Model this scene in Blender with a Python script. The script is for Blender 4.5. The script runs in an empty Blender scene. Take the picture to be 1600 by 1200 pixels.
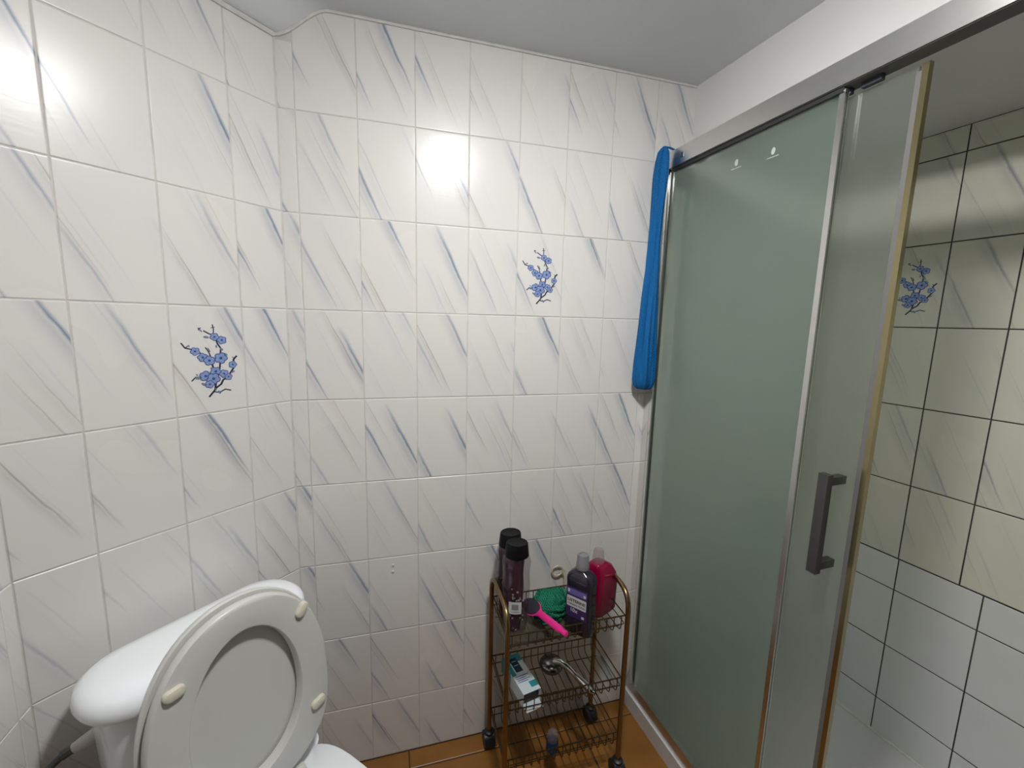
import bpy, bmesh, math, random
from mathutils import Vector, Matrix, Euler
random.seed(7)
S = bpy.context.scene
COL = S.collection
R_ = math.radians

# ------------------------------------------------------------------ camera, world, light, exposure
cam_d = bpy.data.cameras.new('camera')
cam = bpy.data.objects.new('camera', cam_d)
COL.objects.link(cam)
cam_d.sensor_width = 36.0
cam_d.lens = 36.0 * 665.2 / 1600.0
cam_d.clip_start = 0.01
_rx = Vector((0.96243, -0.27032, 0.02556)); _dn = Vector((-0.01490, -0.14690, -0.98904)); _fw = Vector((0.27111, 0.95150, -0.14541))
M3 = Matrix((_rx, -_dn, -_fw)).transposed()
cam.matrix_world = Matrix.Translation((0.2287, -1.2820, 1.4424)) @ M3.to_4x4()
S.camera = cam

S.world = bpy.data.worlds.new('world'); S.world.use_nodes = True
S.world.node_tree.nodes['Background'].inputs[0].default_value = (0.012, 0.012, 0.013, 1)
S.view_settings.view_transform = 'Standard'
S.view_settings.look = 'None'
S.view_settings.exposure = 0.0
S.view_settings.gamma = 1.0
S.view_settings.use_curve_mapping = False

LAMP = (0.50, -0.88, 2.203)      # domed ceiling lamp; its glowing diffuser is built with the fitting below
LAMP_STRENGTH = 278.0
LAMP_COLOR = (1.0, 0.985, 0.965)

# ------------------------------------------------------------------ node helpers
def new_mat(name):
    m = bpy.data.materials.new(name); m.use_nodes = True
    nt = m.node_tree
    return m, nt, nt.nodes['Principled BSDF']

def simple(name, col, rough=0.5, metal=0.0, spec=0.5, noise=0.0, nscale=30.0, bump=0.0, bscale=200.0, trans=0.0, coat=0.0, rnoise=0.0):
    m, nt, b = new_mat(name)
    b.inputs['Roughness'].default_value = rough
    b.inputs['Metallic'].default_value = metal
    b.inputs['Specular IOR Level'].default_value = spec
    b.inputs['Transmission Weight'].default_value = trans
    b.inputs['Coat Weight'].default_value = coat
    tc = nt.nodes.new('ShaderNodeTexCoord')
    n = nt.nodes.new('ShaderNodeTexNoise'); n.inputs['Scale'].default_value = nscale; n.inputs['Detail'].default_value = 4
    nt.links.new(tc.outputs['Object'], n.inputs['Vector'])
    mix = nt.nodes.new('ShaderNodeMix'); mix.data_type = 'RGBA'
    c = Vector(col[:3])
    mix.inputs[6].default_value = (*(c * (1 - noise)), 1)
    mix.inputs[7].default_value = (*[min(1, x * (1 + noise)) for x in c], 1)
    nt.links.new(n.outputs['Fac'], mix.inputs[0]); nt.links.new(mix.outputs[2], b.inputs['Base Color'])
    if rnoise:
        mr = nt.nodes.new('ShaderNodeMapRange'); mr.inputs[3].default_value = rough - rnoise; mr.inputs[4].default_value = rough + rnoise
        nt.links.new(n.outputs['Fac'], mr.inputs[0]); nt.links.new(mr.outputs[0], b.inputs['Roughness'])
    if bump:
        n2 = nt.nodes.new('ShaderNodeTexNoise'); n2.inputs['Scale'].default_value = bscale; n2.inputs['Detail'].default_value = 3
        nt.links.new(tc.outputs['Object'], n2.inputs['Vector'])
        bp = nt.nodes.new('ShaderNodeBump'); bp.inputs['Strength'].default_value = bump; bp.inputs['Distance'].default_value = 0.002
        nt.links.new(n2.outputs['Fac'], bp.inputs['Height']); nt.links.new(bp.outputs['Normal'], b.inputs['Normal'])
    return m

class NB:
    """tiny math-node builder"""
    def __init__(s, nt): s.nt = nt
    def val(s, sock, v):
        if isinstance(v, (int, float)): sock.default_value = v
        else: s.nt.links.new(v, sock)
    def m(s, op, a, b=None, c=None, clamp=False):
        n = s.nt.nodes.new('ShaderNodeMath'); n.operation = op; n.use_clamp = clamp
        s.val(n.inputs[0], a)
        if b is not None: s.val(n.inputs[1], b)
        if c is not None: s.val(n.inputs[2], c)
        return n.outputs[0]

def marble_material(name, wa, wb, vcol):
    m, nt, b = new_mat(name)
    k = NB(nt)
    tc = nt.nodes.new('ShaderNodeTexCoord'); oi = nt.nodes.new('ShaderNodeObjectInfo')
    sep = nt.nodes.new('ShaderNodeSeparateXYZ'); nt.links.new(tc.outputs['Object'], sep.inputs[0])
    rnd = oi.outputs['Random']
    x, z = sep.outputs[0], sep.outputs[2]
    ca, sa = math.cos(R_(64)), math.sin(R_(64))
    up = k.m('ADD', k.m('MULTIPLY', x, sa), k.m('MULTIPLY', z, ca))
    vp = k.m('SUBTRACT', k.m('MULTIPLY', x, ca), k.m('MULTIPLY', z, sa))
    def noise(scale, detail, off):
        n = nt.nodes.new('ShaderNodeTexNoise'); n.noise_dimensions = '4D'
        n.inputs['Scale'].default_value = scale; n.inputs['Detail'].default_value = detail
        nt.links.new(tc.outputs['Object'], n.inputs['Vector'])
        nt.links.new(k.m('MULTIPLY_ADD', rnd, 60.0, off), n.inputs['W'])
        return n.outputs['Fac']
    n1 = noise(9, 1, 0.0); n2 = noise(40, 3, 9.0); n3 = noise(5, 1, 21.0)
    du = k.m('ADD', k.m('MULTIPLY', k.m('SUBTRACT', n1, 0.5), 0.010), k.m('MULTIPLY', k.m('SUBTRACT', n2, 0.5), 0.0035))
    u = k.m('ADD', up, du)
    def vein(i, base, jit, wid, amp, halo, tap=-0.45):
        wn = nt.nodes.new('ShaderNodeTexWhiteNoise'); wn.noise_dimensions = '1D'
        nt.links.new(k.m('MULTIPLY_ADD', rnd, 931.7, i * 17.31), wn.inputs['W'])
        sc = nt.nodes.new('ShaderNodeSeparateColor'); nt.links.new(wn.outputs['Color'], sc.inputs[0])
        r, g, bl = sc.outputs
        c = k.m('MULTIPLY_ADD', k.m('SUBTRACT', r, 0.5), jit, base)
        d = k.m('SUBTRACT', u, c)
        vc = k.m('MULTIPLY', k.m('SUBTRACT', g, 0.5), 0.22)
        ln = k.m('MULTIPLY_ADD', bl, 0.10, 0.065)
        t = k.m('DIVIDE', k.m('SUBTRACT', vp, vc), ln)
        w = k.m('MULTIPLY', k.m('MULTIPLY_ADD', n2, wid * 1.2, wid * 0.3), k.m('MULTIPLY_ADD', t, tap, 1.0))
        core = k.m('POWER', k.m('SUBTRACT', 1.0, k.m('DIVIDE', k.m('ABSOLUTE', d), w), clamp=True), 1.3)
        hal = k.m('MULTIPLY', k.m('POWER', k.m('SUBTRACT', 1.0, k.m('DIVIDE', k.m('ABSOLUTE', k.m('ADD', d, halo * 0.45)), halo), clamp=True), 1.5), 0.30)
        prof = k.m('MAXIMUM', core, hal)
        along = k.m('SUBTRACT', 1.0, k.m('MULTIPLY', t, t), clamp=True)
        st = k.m('MINIMUM', k.m('MAXIMUM', k.m('MULTIPLY_ADD', bl, amp * 1.5, -amp * 0.22), 0.06), amp)
        return k.m('MULTIPLY', k.m('MULTIPLY', prof, along), st)
    blue = k.m('MAXIMUM', vein(1, -0.060, 0.05, 0.0066, 0.95, 0.022), vein(2, 0.058, 0.06, 0.0078, 1.05, 0.024))
    blue = k.m('MAXIMUM', blue, vein(3, 0.002, 0.08, 0.0040, 0.30, 0.026))
    brown = k.m('MAXIMUM', vein(4, 0.0, 0.18, 0.0034, 0.85, 0.014, 0.5), vein(5, -0.02, 0.2, 0.0030, 0.45, 0.016, 0.3))
    def mix(f, a, c):
        mx = nt.nodes.new('ShaderNodeMix'); mx.data_type = 'RGBA'
        nt.links.new(f, mx.inputs[0])
        if isinstance(a, tuple): mx.inputs[6].default_value = a
        else: nt.links.new(a, mx.inputs[6])
        mx.inputs[7].default_value = c
        return mx.outputs[2]
    c0 = mix(n3, wa, wb)
    c1 = mix(brown, c0, (0.36, 0.335, 0.30, 1))
    c2 = mix(blue, c1, vcol)
    nt.links.new(c2, b.inputs['Base Color'])
    mr = nt.nodes.new('ShaderNodeMapRange'); mr.inputs[3].default_value = 0.22; mr.inputs[4].default_value = 0.30
    nt.links.new(n3, mr.inputs[0]); nt.links.new(mr.outputs[0], b.inputs['Roughness'])
    b.inputs['Specular IOR Level'].default_value = 0.27
    bp = nt.nodes.new('ShaderNodeBump'); bp.inputs['Strength'].default_value = 0.14; bp.inputs['Distance'].default_value = 0.002
    # faint wiping streaks in the glaze
    mp = nt.nodes.new('ShaderNodeMapping'); mp.inputs['Rotation'].default_value = (0, R_(-28), 0); mp.inputs['Scale'].default_value = (22, 22, 130)
    nt.links.new(tc.outputs['Object'], mp.inputs[0])
    ns = nt.nodes.new('ShaderNodeTexNoise'); ns.inputs['Scale'].default_value = 1.0; ns.inputs['Detail'].default_value = 2
    nt.links.new(mp.outputs[0], ns.inputs['Vector'])
    n5 = k.m('ADD', noise(7, 1, 33.0), k.m('MULTIPLY', ns.outputs['Fac'], 0.38))
    nt.links.new(n5, bp.inputs['Height']); nt.links.new(bp.outputs['Normal'], b.inputs['Normal'])
    return m

def glass_material(name, tint, haze_col, haze, rough=0.04, ior=1.45, blur=0.0):
    """thin glass sheet: part clear, part frosted, with surface reflection"""
    m, nt, b = new_mat(name)
    nt.nodes.remove(b)
    out = [n for n in nt.nodes if n.type == 'OUTPUT_MATERIAL'][0]
    tr = nt.nodes.new('ShaderNodeBsdfTransparent'); tr.inputs[0].default_value = (*tint, 1)
    df = nt.nodes.new('ShaderNodeBsdfDiffuse'); df.inputs[0].default_value = (*haze_col, 1)
    tl = nt.nodes.new('ShaderNodeBsdfTranslucent'); tl.inputs[0].default_value = (*haze_col, 1)
    mx = nt.nodes.new('ShaderNodeMixShader'); mx.inputs[0].default_value = 0.5
    nt.links.new(df.outputs[0], mx.inputs[1]); nt.links.new(tl.outputs[0], mx.inputs[2])
    m2 = nt.nodes.new('ShaderNodeMixShader')
    tc = nt.nodes.new('ShaderNodeTexCoord'); n = nt.nodes.new('ShaderNodeTexNoise'); n.inputs['Scale'].default_value = 3.0
    nt.links.new(tc.outputs['Object'], n.inputs['Vector'])
    mr = nt.nodes.new('ShaderNodeMapRange'); mr.inputs[3].default_value = haze * 0.9; mr.inputs[4].default_value = min(1, haze * 1.1)
    nt.links.new(n.outputs['Fac'], mr.inputs[0]); nt.links.new(mr.outputs[0], m2.inputs[0])
    clear = tr.outputs[0]
    if blur:
        rf = nt.nodes.new('ShaderNodeBsdfRefraction'); rf.inputs['Color'].default_value = (*tint, 1)
        rf.inputs['Roughness'].default_value = 0.65; rf.inputs['IOR'].default_value = 1.14
        mb = nt.nodes.new('ShaderNodeMixShader'); mb.inputs[0].default_value = blur
        nt.links.new(clear, mb.inputs[1]); nt.links.new(rf.outputs[0], mb.inputs[2]); clear = mb.outputs[0]
    nt.links.new(clear, m2.inputs[1]); nt.links.new(mx.outputs[0], m2.inputs[2])
    gl = nt.nodes.new('ShaderNodeBsdfGlossy'); gl.inputs['Roughness'].default_value = rough
    fr = nt.nodes.new('ShaderNodeFresnel'); fr.inputs[0].default_value = ior
    ge = nt.nodes.new('ShaderNodeNewGeometry')
    k = NB(nt)
    f = k.m('MULTIPLY', fr.outputs[0], k.m('SUBTRACT', 1.0, ge.outputs['Backfacing']))
    m3 = nt.nodes.new('ShaderNodeMixShader')
    nt.links.new(f, m3.inputs[0]); nt.links.new(m2.outputs[0], m3.inputs[1]); nt.links.new(gl.outputs[0], m3.inputs[2])
    nt.links.new(m3.outputs[0], out.inputs[0])
    return m

MARBLE = marble_material('marbled_tile', (0.695, 0.695, 0.685, 1), (0.735, 0.715, 0.68, 1), (0.18, 0.245, 0.355, 1))
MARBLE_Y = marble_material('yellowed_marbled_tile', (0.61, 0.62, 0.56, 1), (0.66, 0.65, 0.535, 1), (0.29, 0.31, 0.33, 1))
GROUT = simple('pale_grout', (0.60, 0.585, 0.55), 0.8, noise=0.25, nscale=25)
GROUT_DARK = simple('mouldy_grout', (0.035, 0.034, 0.03), 0.8, noise=0.4, nscale=12)
GREYTILE = simple('grey_tile', (0.66, 0.675, 0.665), 0.28, noise=0.06, nscale=9)
PAINT = simple('ceiling_paint', (0.69, 0.715, 0.735), 0.75, noise=0.04, nscale=5, bump=0.15, bscale=60)
WHITEPAINT = simple('white_wall_paint', (0.68, 0.68, 0.675), 0.7, noise=0.03, nscale=6, bump=0.12, bscale=50)
CAULK = simple('white_caulk', (0.66, 0.655, 0.63), 0.6, noise=0.2, nscale=40)
TERRA = simple('terracotta_tile', (0.25, 0.108, 0.021), 0.36, noise=0.45, nscale=7)
FGROUT = simple('brown_floor_grout', (0.06, 0.03, 0.014), 0.85, noise=0.3)
TRAYW = simple('shower_tray_acrylic', (0.62, 0.62, 0.62), 0.3, noise=0.03)
ALU = simple('brushed_aluminium', (0.66, 0.66, 0.65), 0.30, metal=1.0, noise=0.05, nscale=60)
ALUP = simple('polished_aluminium', (0.80, 0.80, 0.78), 0.09, metal=1.0, noise=0.03)
ALUS = simple('satin_aluminium', (0.66, 0.66, 0.645), 0.24, metal=1.0, noise=0.03)
STEEL = simple('dark_brushed_steel', (0.13, 0.13, 0.128), 0.38, metal=0.9, noise=0.1, nscale=50)
GOLD = simple('olive_brass_profile', (0.38, 0.335, 0.19), 0.24, metal=1.0, noise=0.1, nscale=20)
SEALG = simple('grey_translucent_seal', (0.13, 0.13, 0.128), 0.3, noise=0.05)
SEALD = simple('dark_green_seal', (0.045, 0.055, 0.048), 0.35, noise=0.1)
RAIL_SHADE = simple('dark_rail_shade', (0.10, 0.10, 0.098), 0.6, noise=0.1)  # shade below the top rail, put into the colour
RUBBER_SHADE = simple('black_rubber_and_shade', (0.02, 0.022, 0.022), 0.5, noise=0.2)  # rubber of the rail seal, also the painted shade inside the carton
ROLLER = simple('dark_roller_plastic', (0.03, 0.037, 0.045), 0.35, noise=0.1)
FROST = glass_material('frosted_door_glass', (0.945, 0.985, 0.96), (0.42, 0.52, 0.47), 0.16, blur=0.42)
FROST2 = glass_material('frosted_sliding_glass', (0.97, 0.985, 0.965), (0.42, 0.46, 0.42), 0.13, blur=0.42)
ETCH = simple('etched_logo', (0.40, 0.45, 0.43), 0.5, noise=0.05)
PORC = simple('white_porcelain', (0.88, 0.92, 0.955), 0.10, noise=0.01, coat=0.3)
SEATM = simple('beige_white_plastic', (0.60, 0.60, 0.575), 0.35, noise=0.02)
BUMP = simple('cream_rubber_bumper', (0.66, 0.63, 0.52), 0.3, noise=0.05)
HOSE = simple('braided_hose', (0.10, 0.10, 0.10), 0.35, metal=0.6, noise=0.5, nscale=220)
WHITEPL = simple('white_plastic', (0.62, 0.61, 0.58), 0.4, noise=0.05)
BRASS = simple('antique_brass', (0.29, 0.205, 0.10), 0.30, metal=1.0, noise=0.25, nscale=40)
WIRE = simple('brass_wire', (0.15, 0.11, 0.06), 0.38, metal=1.0, noise=0.3, nscale=60)
WHEEL = simple('navy_caster_plastic', (0.010, 0.014, 0.022), 0.4, noise=0.2)
SHEET = glass_material('smoky_plastic_sheet', (0.60, 0.59, 0.50), (0.20, 0.195, 0.15), 0.45, 0.15)
BLACK = simple('black_cap_plastic', (0.004, 0.004, 0.005), 0.45, spec=0.18, noise=0.1)
CLEARP = glass_material('clear_bottle_plastic', (0.86, 0.83, 0.84), (0.35, 0.30, 0.32), 0.10, 0.05)
PURPLE = simple('purple_gel', (0.036, 0.004, 0.026), 0.12, noise=0.35, nscale=25)
DPURPLE = simple('dark_purple_gel', (0.016, 0.004, 0.016), 0.15, noise=0.3)
LABELW = simple('white_label', (0.60, 0.61, 0.61), 0.5, noise=0.02)
LABELG = simple('grey_label_print', (0.23, 0.25, 0.25), 0.5, noise=0.05)
PINK = simple('pink_plastic', (0.75, 0.022, 0.24), 0.3, noise=0.05)
RASP = simple('dark_abrasive', (0.016, 0.018, 0.028), 0.8, noise=0.3, nscale=300, bump=0.5, bscale=900)
MOUTHW = simple('mouthwash_bottle', (0.020, 0.016, 0.028), 0.10, noise=0.3)
MWCAP = simple('grey_translucent_cap', (0.21, 0.215, 0.23), 0.25, noise=0.05)
VIOLET = simple('violet_label', (0.040, 0.018, 0.115), 0.4, noise=0.25, nscale=40)
LILAC = simple('lilac_band', (0.14, 0.12, 0.36), 0.35, noise=0.15)
INK = simple('black_ink', (0.01, 0.01, 0.015), 0.5)
CRIMSON = simple('crimson_soap', (0.25, 0.002, 0.040), 0.16, noise=0.12, nscale=14)
CLEARCAP = glass_material('clear_pump_cap', (0.9, 0.86, 0.88), (0.6, 0.55, 0.57), 0.30, 0.08)
CHROME = simple('chrome', (0.62, 0.62, 0.62), 0.06, metal=1.0)
DCHROME = simple('dull_chrome', (0.20, 0.20, 0.195), 0.22, metal=1.0)
DGREY = simple('dark_grey_faceplate', (0.06, 0.062, 0.06), 0.4)
TEAL = simple('teal_print', (0.02, 0.25, 0.27), 0.45, noise=0.3, nscale=60)
CARTON = simple('white_carton', (0.60, 0.70, 0.74), 0.5, noise=0.06, nscale=40)
NAVY = simple('navy_plastic', (0.004, 0.035, 0.085), 0.25, noise=0.2)
YELLOWISH = simple('pale_yellow_plastic', (0.50, 0.48, 0.33), 0.4, noise=0.05)
PETAL = simple('blue_petal_print', (0.235, 0.325, 0.585), 0.25, noise=0.45, nscale=260)
PETALD = simple('deep_blue_print', (0.045, 0.08, 0.25), 0.25, noise=0.2, nscale=200)
BRANCH = simple('dark_branch_print', (0.028, 0.028, 0.06), 0.3, noise=0.3, nscale=200)
LEAFP = simple('grey_leaf_print', (0.17, 0.22, 0.32), 0.3, noise=0.3, nscale=200)

def net_material(name, col, dark, scale):
    m, nt, b = new_mat(name)
    k = NB(nt)
    tc = nt.nodes.new('ShaderNodeTexCoord')
    outs = []
    for rot in (45, -45):
        mp = nt.nodes.new('ShaderNodeMapping'); mp.inputs['Rotation'].default_value = (R_(20), R_(rot), R_(30))
        nt.links.new(tc.outputs['Object'], mp.inputs[0])
        w = nt.nodes.new('ShaderNodeTexWave'); w.inputs['Scale'].default_value = scale; w.inputs['Distortion'].default_value = 1.5; w.inputs['Detail Scale'].default_value = 3.0
        nt.links.new(mp.outputs[0], w.inputs['Vector']); outs.append(w.outputs['Fac'])
    h = k.m('MAXIMUM', outs[0], outs[1])
    mx = nt.nodes.new('ShaderNodeMix'); mx.data_type = 'RGBA'
    mx.inputs[6].default_value = (*dark, 1); mx.inputs[7].default_value = (*col, 1)
    nt.links.new(h, mx.inputs[0]); nt.links.new(mx.outputs[2], b.inputs['Base Color'])
    bp = nt.nodes.new('ShaderNodeBump'); bp.inputs['Strength'].default_value = 0.6; bp.inputs['Distance'].default_value = 0.002
    nt.links.new(h, bp.inputs['Height']); nt.links.new(bp.outputs['Normal'], b.inputs['Normal'])
    b.inputs['Roughness'].default_value = 0.7; b.inputs['Specular IOR Level'].default_value = 0.2
    return m
BLUENET = net_material('blue_mesh_net', (0.008, 0.155, 0.43), (0.001, 0.035, 0.13), 75)
GREENNET = net_material('green_mesh_net', (0.014, 0.21, 0.12), (0.001, 0.034, 0.020), 55)

# ------------------------------------------------------------------ mesh helpers
def obj(name, bm, mat, parent=None, smooth=False, loc=(0, 0, 0)):
    bmesh.ops.recalc_face_normals(bm, faces=bm.faces[:])
    me = bpy.data.meshes.new(name); bm.to_mesh(me); bm.free()
    if smooth:
        for p in me.polygons: p.use_smooth = True
        try: me.set_sharp_from_angle(angle=R_(42))
        except Exception: pass
    mats = mat if isinstance(mat, (list, tuple)) else [mat]
    for m in mats: me.materials.append(m)
    o = bpy.data.objects.new(name, me); COL.objects.link(o)
    if parent is not None: o.parent = parent
    o.location = loc
    return o

def inst(name, me, parent, loc, rot=(0, 0, 0)):
    o = bpy.data.objects.new(name, me); COL.objects.link(o); o.parent = parent
    o.location = loc; o.rotation_euler = rot
    return o

def tag(o, label, cat, group=None):
    o['label'] = label; o['category'] = cat
    if group: o['group'] = group
    return o
def struct(o):
    o['kind'] = 'structure'; return o
def thing(name, label, cat, loc=(0, 0, 0), rotz=0.0, group=None):
    o = bpy.data.objects.new(name, None); COL.objects.link(o)
    o.empty_display_size = 0.05
    o.location = loc; o.rotation_euler = (0, 0, rotz)
    return tag(o, label, cat, group)

def BM(): return bmesh.new()
def box(bm, x0, x1, y0, y1, z0, z1, mi=0):
    v = [bm.verts.new(p) for p in ((x0, y0, z0), (x1, y0, z0), (x1, y1, z0), (x0, y1, z0), (x0, y0, z1), (x1, y0, z1), (x1, y1, z1), (x0, y1, z1))]
    for f in ((0, 3, 2, 1), (4, 5, 6, 7), (0, 1, 5, 4), (1, 2, 6, 5), (2, 3, 7, 6), (3, 0, 4, 7)):
        fc = bm.faces.new([v[i] for i in f]); fc.material_index = mi
    return v
def bev(bm, w, seg=2, ang=30):
    es = [e for e in bm.edges if len(e.link_faces) == 2 and e.calc_face_angle(0) > R_(ang)]
    bmesh.ops.bevel(bm, geom=es, offset=w, segments=seg, profile=0.5, affect='EDGES')
def loft(bm, rings, cap0=True, cap1=True, closed=True, mi=0):
    vs = [[bm.verts.new(p) for p in r] for r in rings]
    n = len(vs[0])
    for a, b in zip(vs[:-1], vs[1:]):
        for i in range(n if closed else n - 1):
            j = (i + 1) % n
            f = bm.faces.new((a[i], a[j], b[j], b[i])); f.material_index = mi
    if cap0: bm.faces.new(list(reversed(vs[0]))).material_index = mi
    if cap1: bm.faces.new(vs[-1]).material_index = mi
    return vs
def lathe(bm, prof, seg=24, cx=0, cy=0, sx=1, sy=1, mi=0):
    loft(bm, [[(cx + r * sx * math.cos(2 * math.pi * i / seg), cy + r * sy * math.sin(2 * math.pi * i / seg), z) for i in range(seg)] for r, z in prof], mi=mi)
def tube(bm, pts, r, seg=8, closed=False, mi=0, taper=None):
    pts = [Vector(p) for p in pts]
    rings = []
    prev = None
    n = len(pts)
    for i, p in enumerate(pts):
        if closed: t = pts[(i + 1) % n] - pts[i - 1]
        else: t = pts[min(i + 1, n - 1)] - pts[max(i - 1, 0)]
        t.normalize()
        if prev is None:
            up = Vector((0, 0, 1)) if abs(t.z) < 0.9 else Vector((1, 0, 0))
            a = t.cross(up).normalized()
        else:
            a = (prev - t * prev.dot(t)).normalized()
        prev = a
        b = t.cross(a)
        rr = r if taper is None else taper[i]
        rings.append([tuple(p + a * rr * math.cos(2 * math.pi * k / seg) + b * rr * math.sin(2 * math.pi * k / seg)) for k in range(seg)])
    if closed:
        rings.append(rings[0])
        loft(bm, rings, False, False, mi=mi)
        bmesh.ops.remove_doubles(bm, verts=bm.verts[:], dist=1e-6)
    else:
        loft(bm, rings, mi=mi)
def arcpts(pts, rad, seg=5):
    """polyline with rounded corners"""
    pts = [Vector(p) for p in pts]
    out = [pts[0]]
    for i in range(1, len(pts) - 1):
        a, p, b = pts[i - 1], pts[i], pts[i + 1]
        d1 = (a - p); d2 = (b - p)
        r = min(rad, d1.length * 0.49, d2.length * 0.49)
        s = p + d1.normalized() * r; e = p + d2.normalized() * r
        for k in range(seg + 1):
            t = k / seg
            out.append(s * (1 - t) ** 2 + p * 2 * t * (1 - t) + e * t * t)
    out.append(pts[-1])
    return out
def rrect(hx, hy, r, n=6, cx=0, cy=0):
    out = []
    for (sx, sy, a0) in ((1, 1, 0), (-1, 1, 90), (-1, -1, 180), (1, -1, 270)):
        for k in range(n + 1):
            a = R_(a0 + 90 * k / n)
            out.append((cx + sx * (hx - r) + r * math.cos(a), cy + sy * (hy - r) + r * math.sin(a)))
    return out
def text_mesh(s, size, bold=0.0):
    cu = bpy.data.curves.new('lettering', 'FONT'); cu.body = s; cu.size = size; cu.align_x = 'CENTER'; cu.align_y = 'CENTER'
    cu.offset = bold; cu.resolution_u = 3
    o = bpy.data.objects.new('lettering', cu); COL.objects.link(o)
    bpy.context.view_layer.update()
    me = bpy.data.meshes.new_from_object(o.evaluated_get(bpy.context.evaluated_depsgraph_get()))
    bpy.data.objects.remove(o); bpy.data.curves.remove(cu)
    me.materials.clear()
    return me

# ------------------------------------------------------------------ room measures
ROWS = [0.0, 0.207, 0.4575, 0.708, 0.958, 1.209, 1.4592, 1.7096, 1.960]
CEIL = 2.205
CORNER = Vector((-0.0406, -0.0028, 0))
LA = 2.386 - math.pi            # diagonal wall: local x angle is +43.3 deg
ANG_L = math.pi - 2.386
dLx, dLy = -math.cos(ANG_L), -math.sin(ANG_L)
nLx, nLy = math.sin(ANG_L), -math.cos(ANG_L)
def ceil_z(x, y):
    v = (x - CORNER.x) * nLx + (y - CORNER.y) * nLy
    t = min(1, max(0, (v + 0.004) / 0.092)); t = t * t * (3 - 2 * t)
    return 2.128 + (CEIL - 2.128) * t

TILES = {}
def tile_mesh(w, h, mat, th=0.006):
    key = (round(w, 4), round(h, 4), mat.name)
    if key in TILES: return TILES[key]
    bm = BM()
    def ring(ins, y): return [(-w / 2 + ins, y, -h / 2 + ins), (w / 2 - ins, y, -h / 2 + ins), (w / 2 - ins, y, h / 2 - ins), (-w / 2 + ins, y, h / 2 - ins)]
    loft(bm, [ring(0, th), ring(0, 0.0009), ring(0.0011, 0.0001), ring(0.0022, 0.0)])
    bmesh.ops.recalc_face_normals(bm, faces=bm.faces[:])
    me = bpy.data.meshes.new('tile'); bm.to_mesh(me); bm.free(); me.materials.append(mat)
    TILES[key] = me
    return me
GAP = 0.0026
def lay(wall, xs, zs, mat, tilt=0.18, gap=GAP, topf=None):
    """tiles between consecutive x and z edges, on the wall's local y=0 plane"""
    out = {}
    for i in range(len(xs) - 1):
        for j in range(len(zs) - 1):
            x0, x1, z0, z1 = xs[i], xs[i + 1], zs[j], zs[j + 1]
            if topf and j == len(zs) - 2: z1 = min(z1, topf(0.5 * (x0 + x1)))
            w, h = x1 - x0 - gap, z1 - z0 - gap
            if w < 0.005 or h < 0.005: continue
            o = inst('tile', tile_mesh(w, h, mat), wall, ((x0 + x1) / 2, 0, (z0 + z1) / 2),
                     (R_(random.uniform(-tilt, tilt)), 0, R_(random.uniform(-tilt, tilt))))
            out[(i, j)] = o
    return out

# flower print in tile space (from the photograph: tile 610 x 1100 units, centre 715,600)
FLOWERS = [(760, 360, 42), (822, 395, 44), (590, 502, 42), (648, 566, 46), (702, 602, 52), (802, 582, 60), (905, 658, 40), (660, 758, 54), (748, 718, 50), (725, 792, 62), (690, 846, 42), (820, 748, 44), (858, 784, 36)]
LEAVES = [(690, 362, 26, 10), (845, 545, 24, 30), (905, 735, 20, -30), (640, 842, 26, 40), (600, 772, 32, 0), (815, 490, 20, 50), (770, 458, 18, 90), (768, 940, 22, 60), (740, 905, 14, 80), (720, 682, 18, 0), (645, 292, 15, 60), (540, 448, 14, 30), (590, 740, 14, 60)]
BRANCHES = [([(680, 975), (718, 928), (745, 890), (790, 855), (810, 812), (850, 790), (882, 740), (908, 700), (912, 640), (918, 600), (945, 570)], 13),
            ([(718, 928), (770, 942), (822, 915), (872, 932)], 9), ([(735, 895), (742, 850), (735, 820)], 14), ([(795, 620), (786, 690), (770, 760)], 12),
            ([(800, 545), (808, 480), (782, 432), (770, 380)], 11), ([(760, 350), (712, 325), (672, 298)], 9), ([(655, 305), (630, 270)], 8), ([(630, 290), (648, 268)], 6),
            ([(752, 340), (756, 282), (750, 235)], 7), ([(735, 268), (768, 260)], 5), ([(485, 418), (512, 465), (560, 480), (625, 515), (660, 550)], 9), ([(512, 465), (545, 440)], 6),
            ([(715, 560), (700, 510), (678, 468)], 8), ([(712, 510), (698, 475)], 6), ([(545, 797), (578, 762), (645, 772)], 9), ([(722, 640), (735, 690)], 12), ([(905, 575), (930, 595)], 5)]
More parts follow.
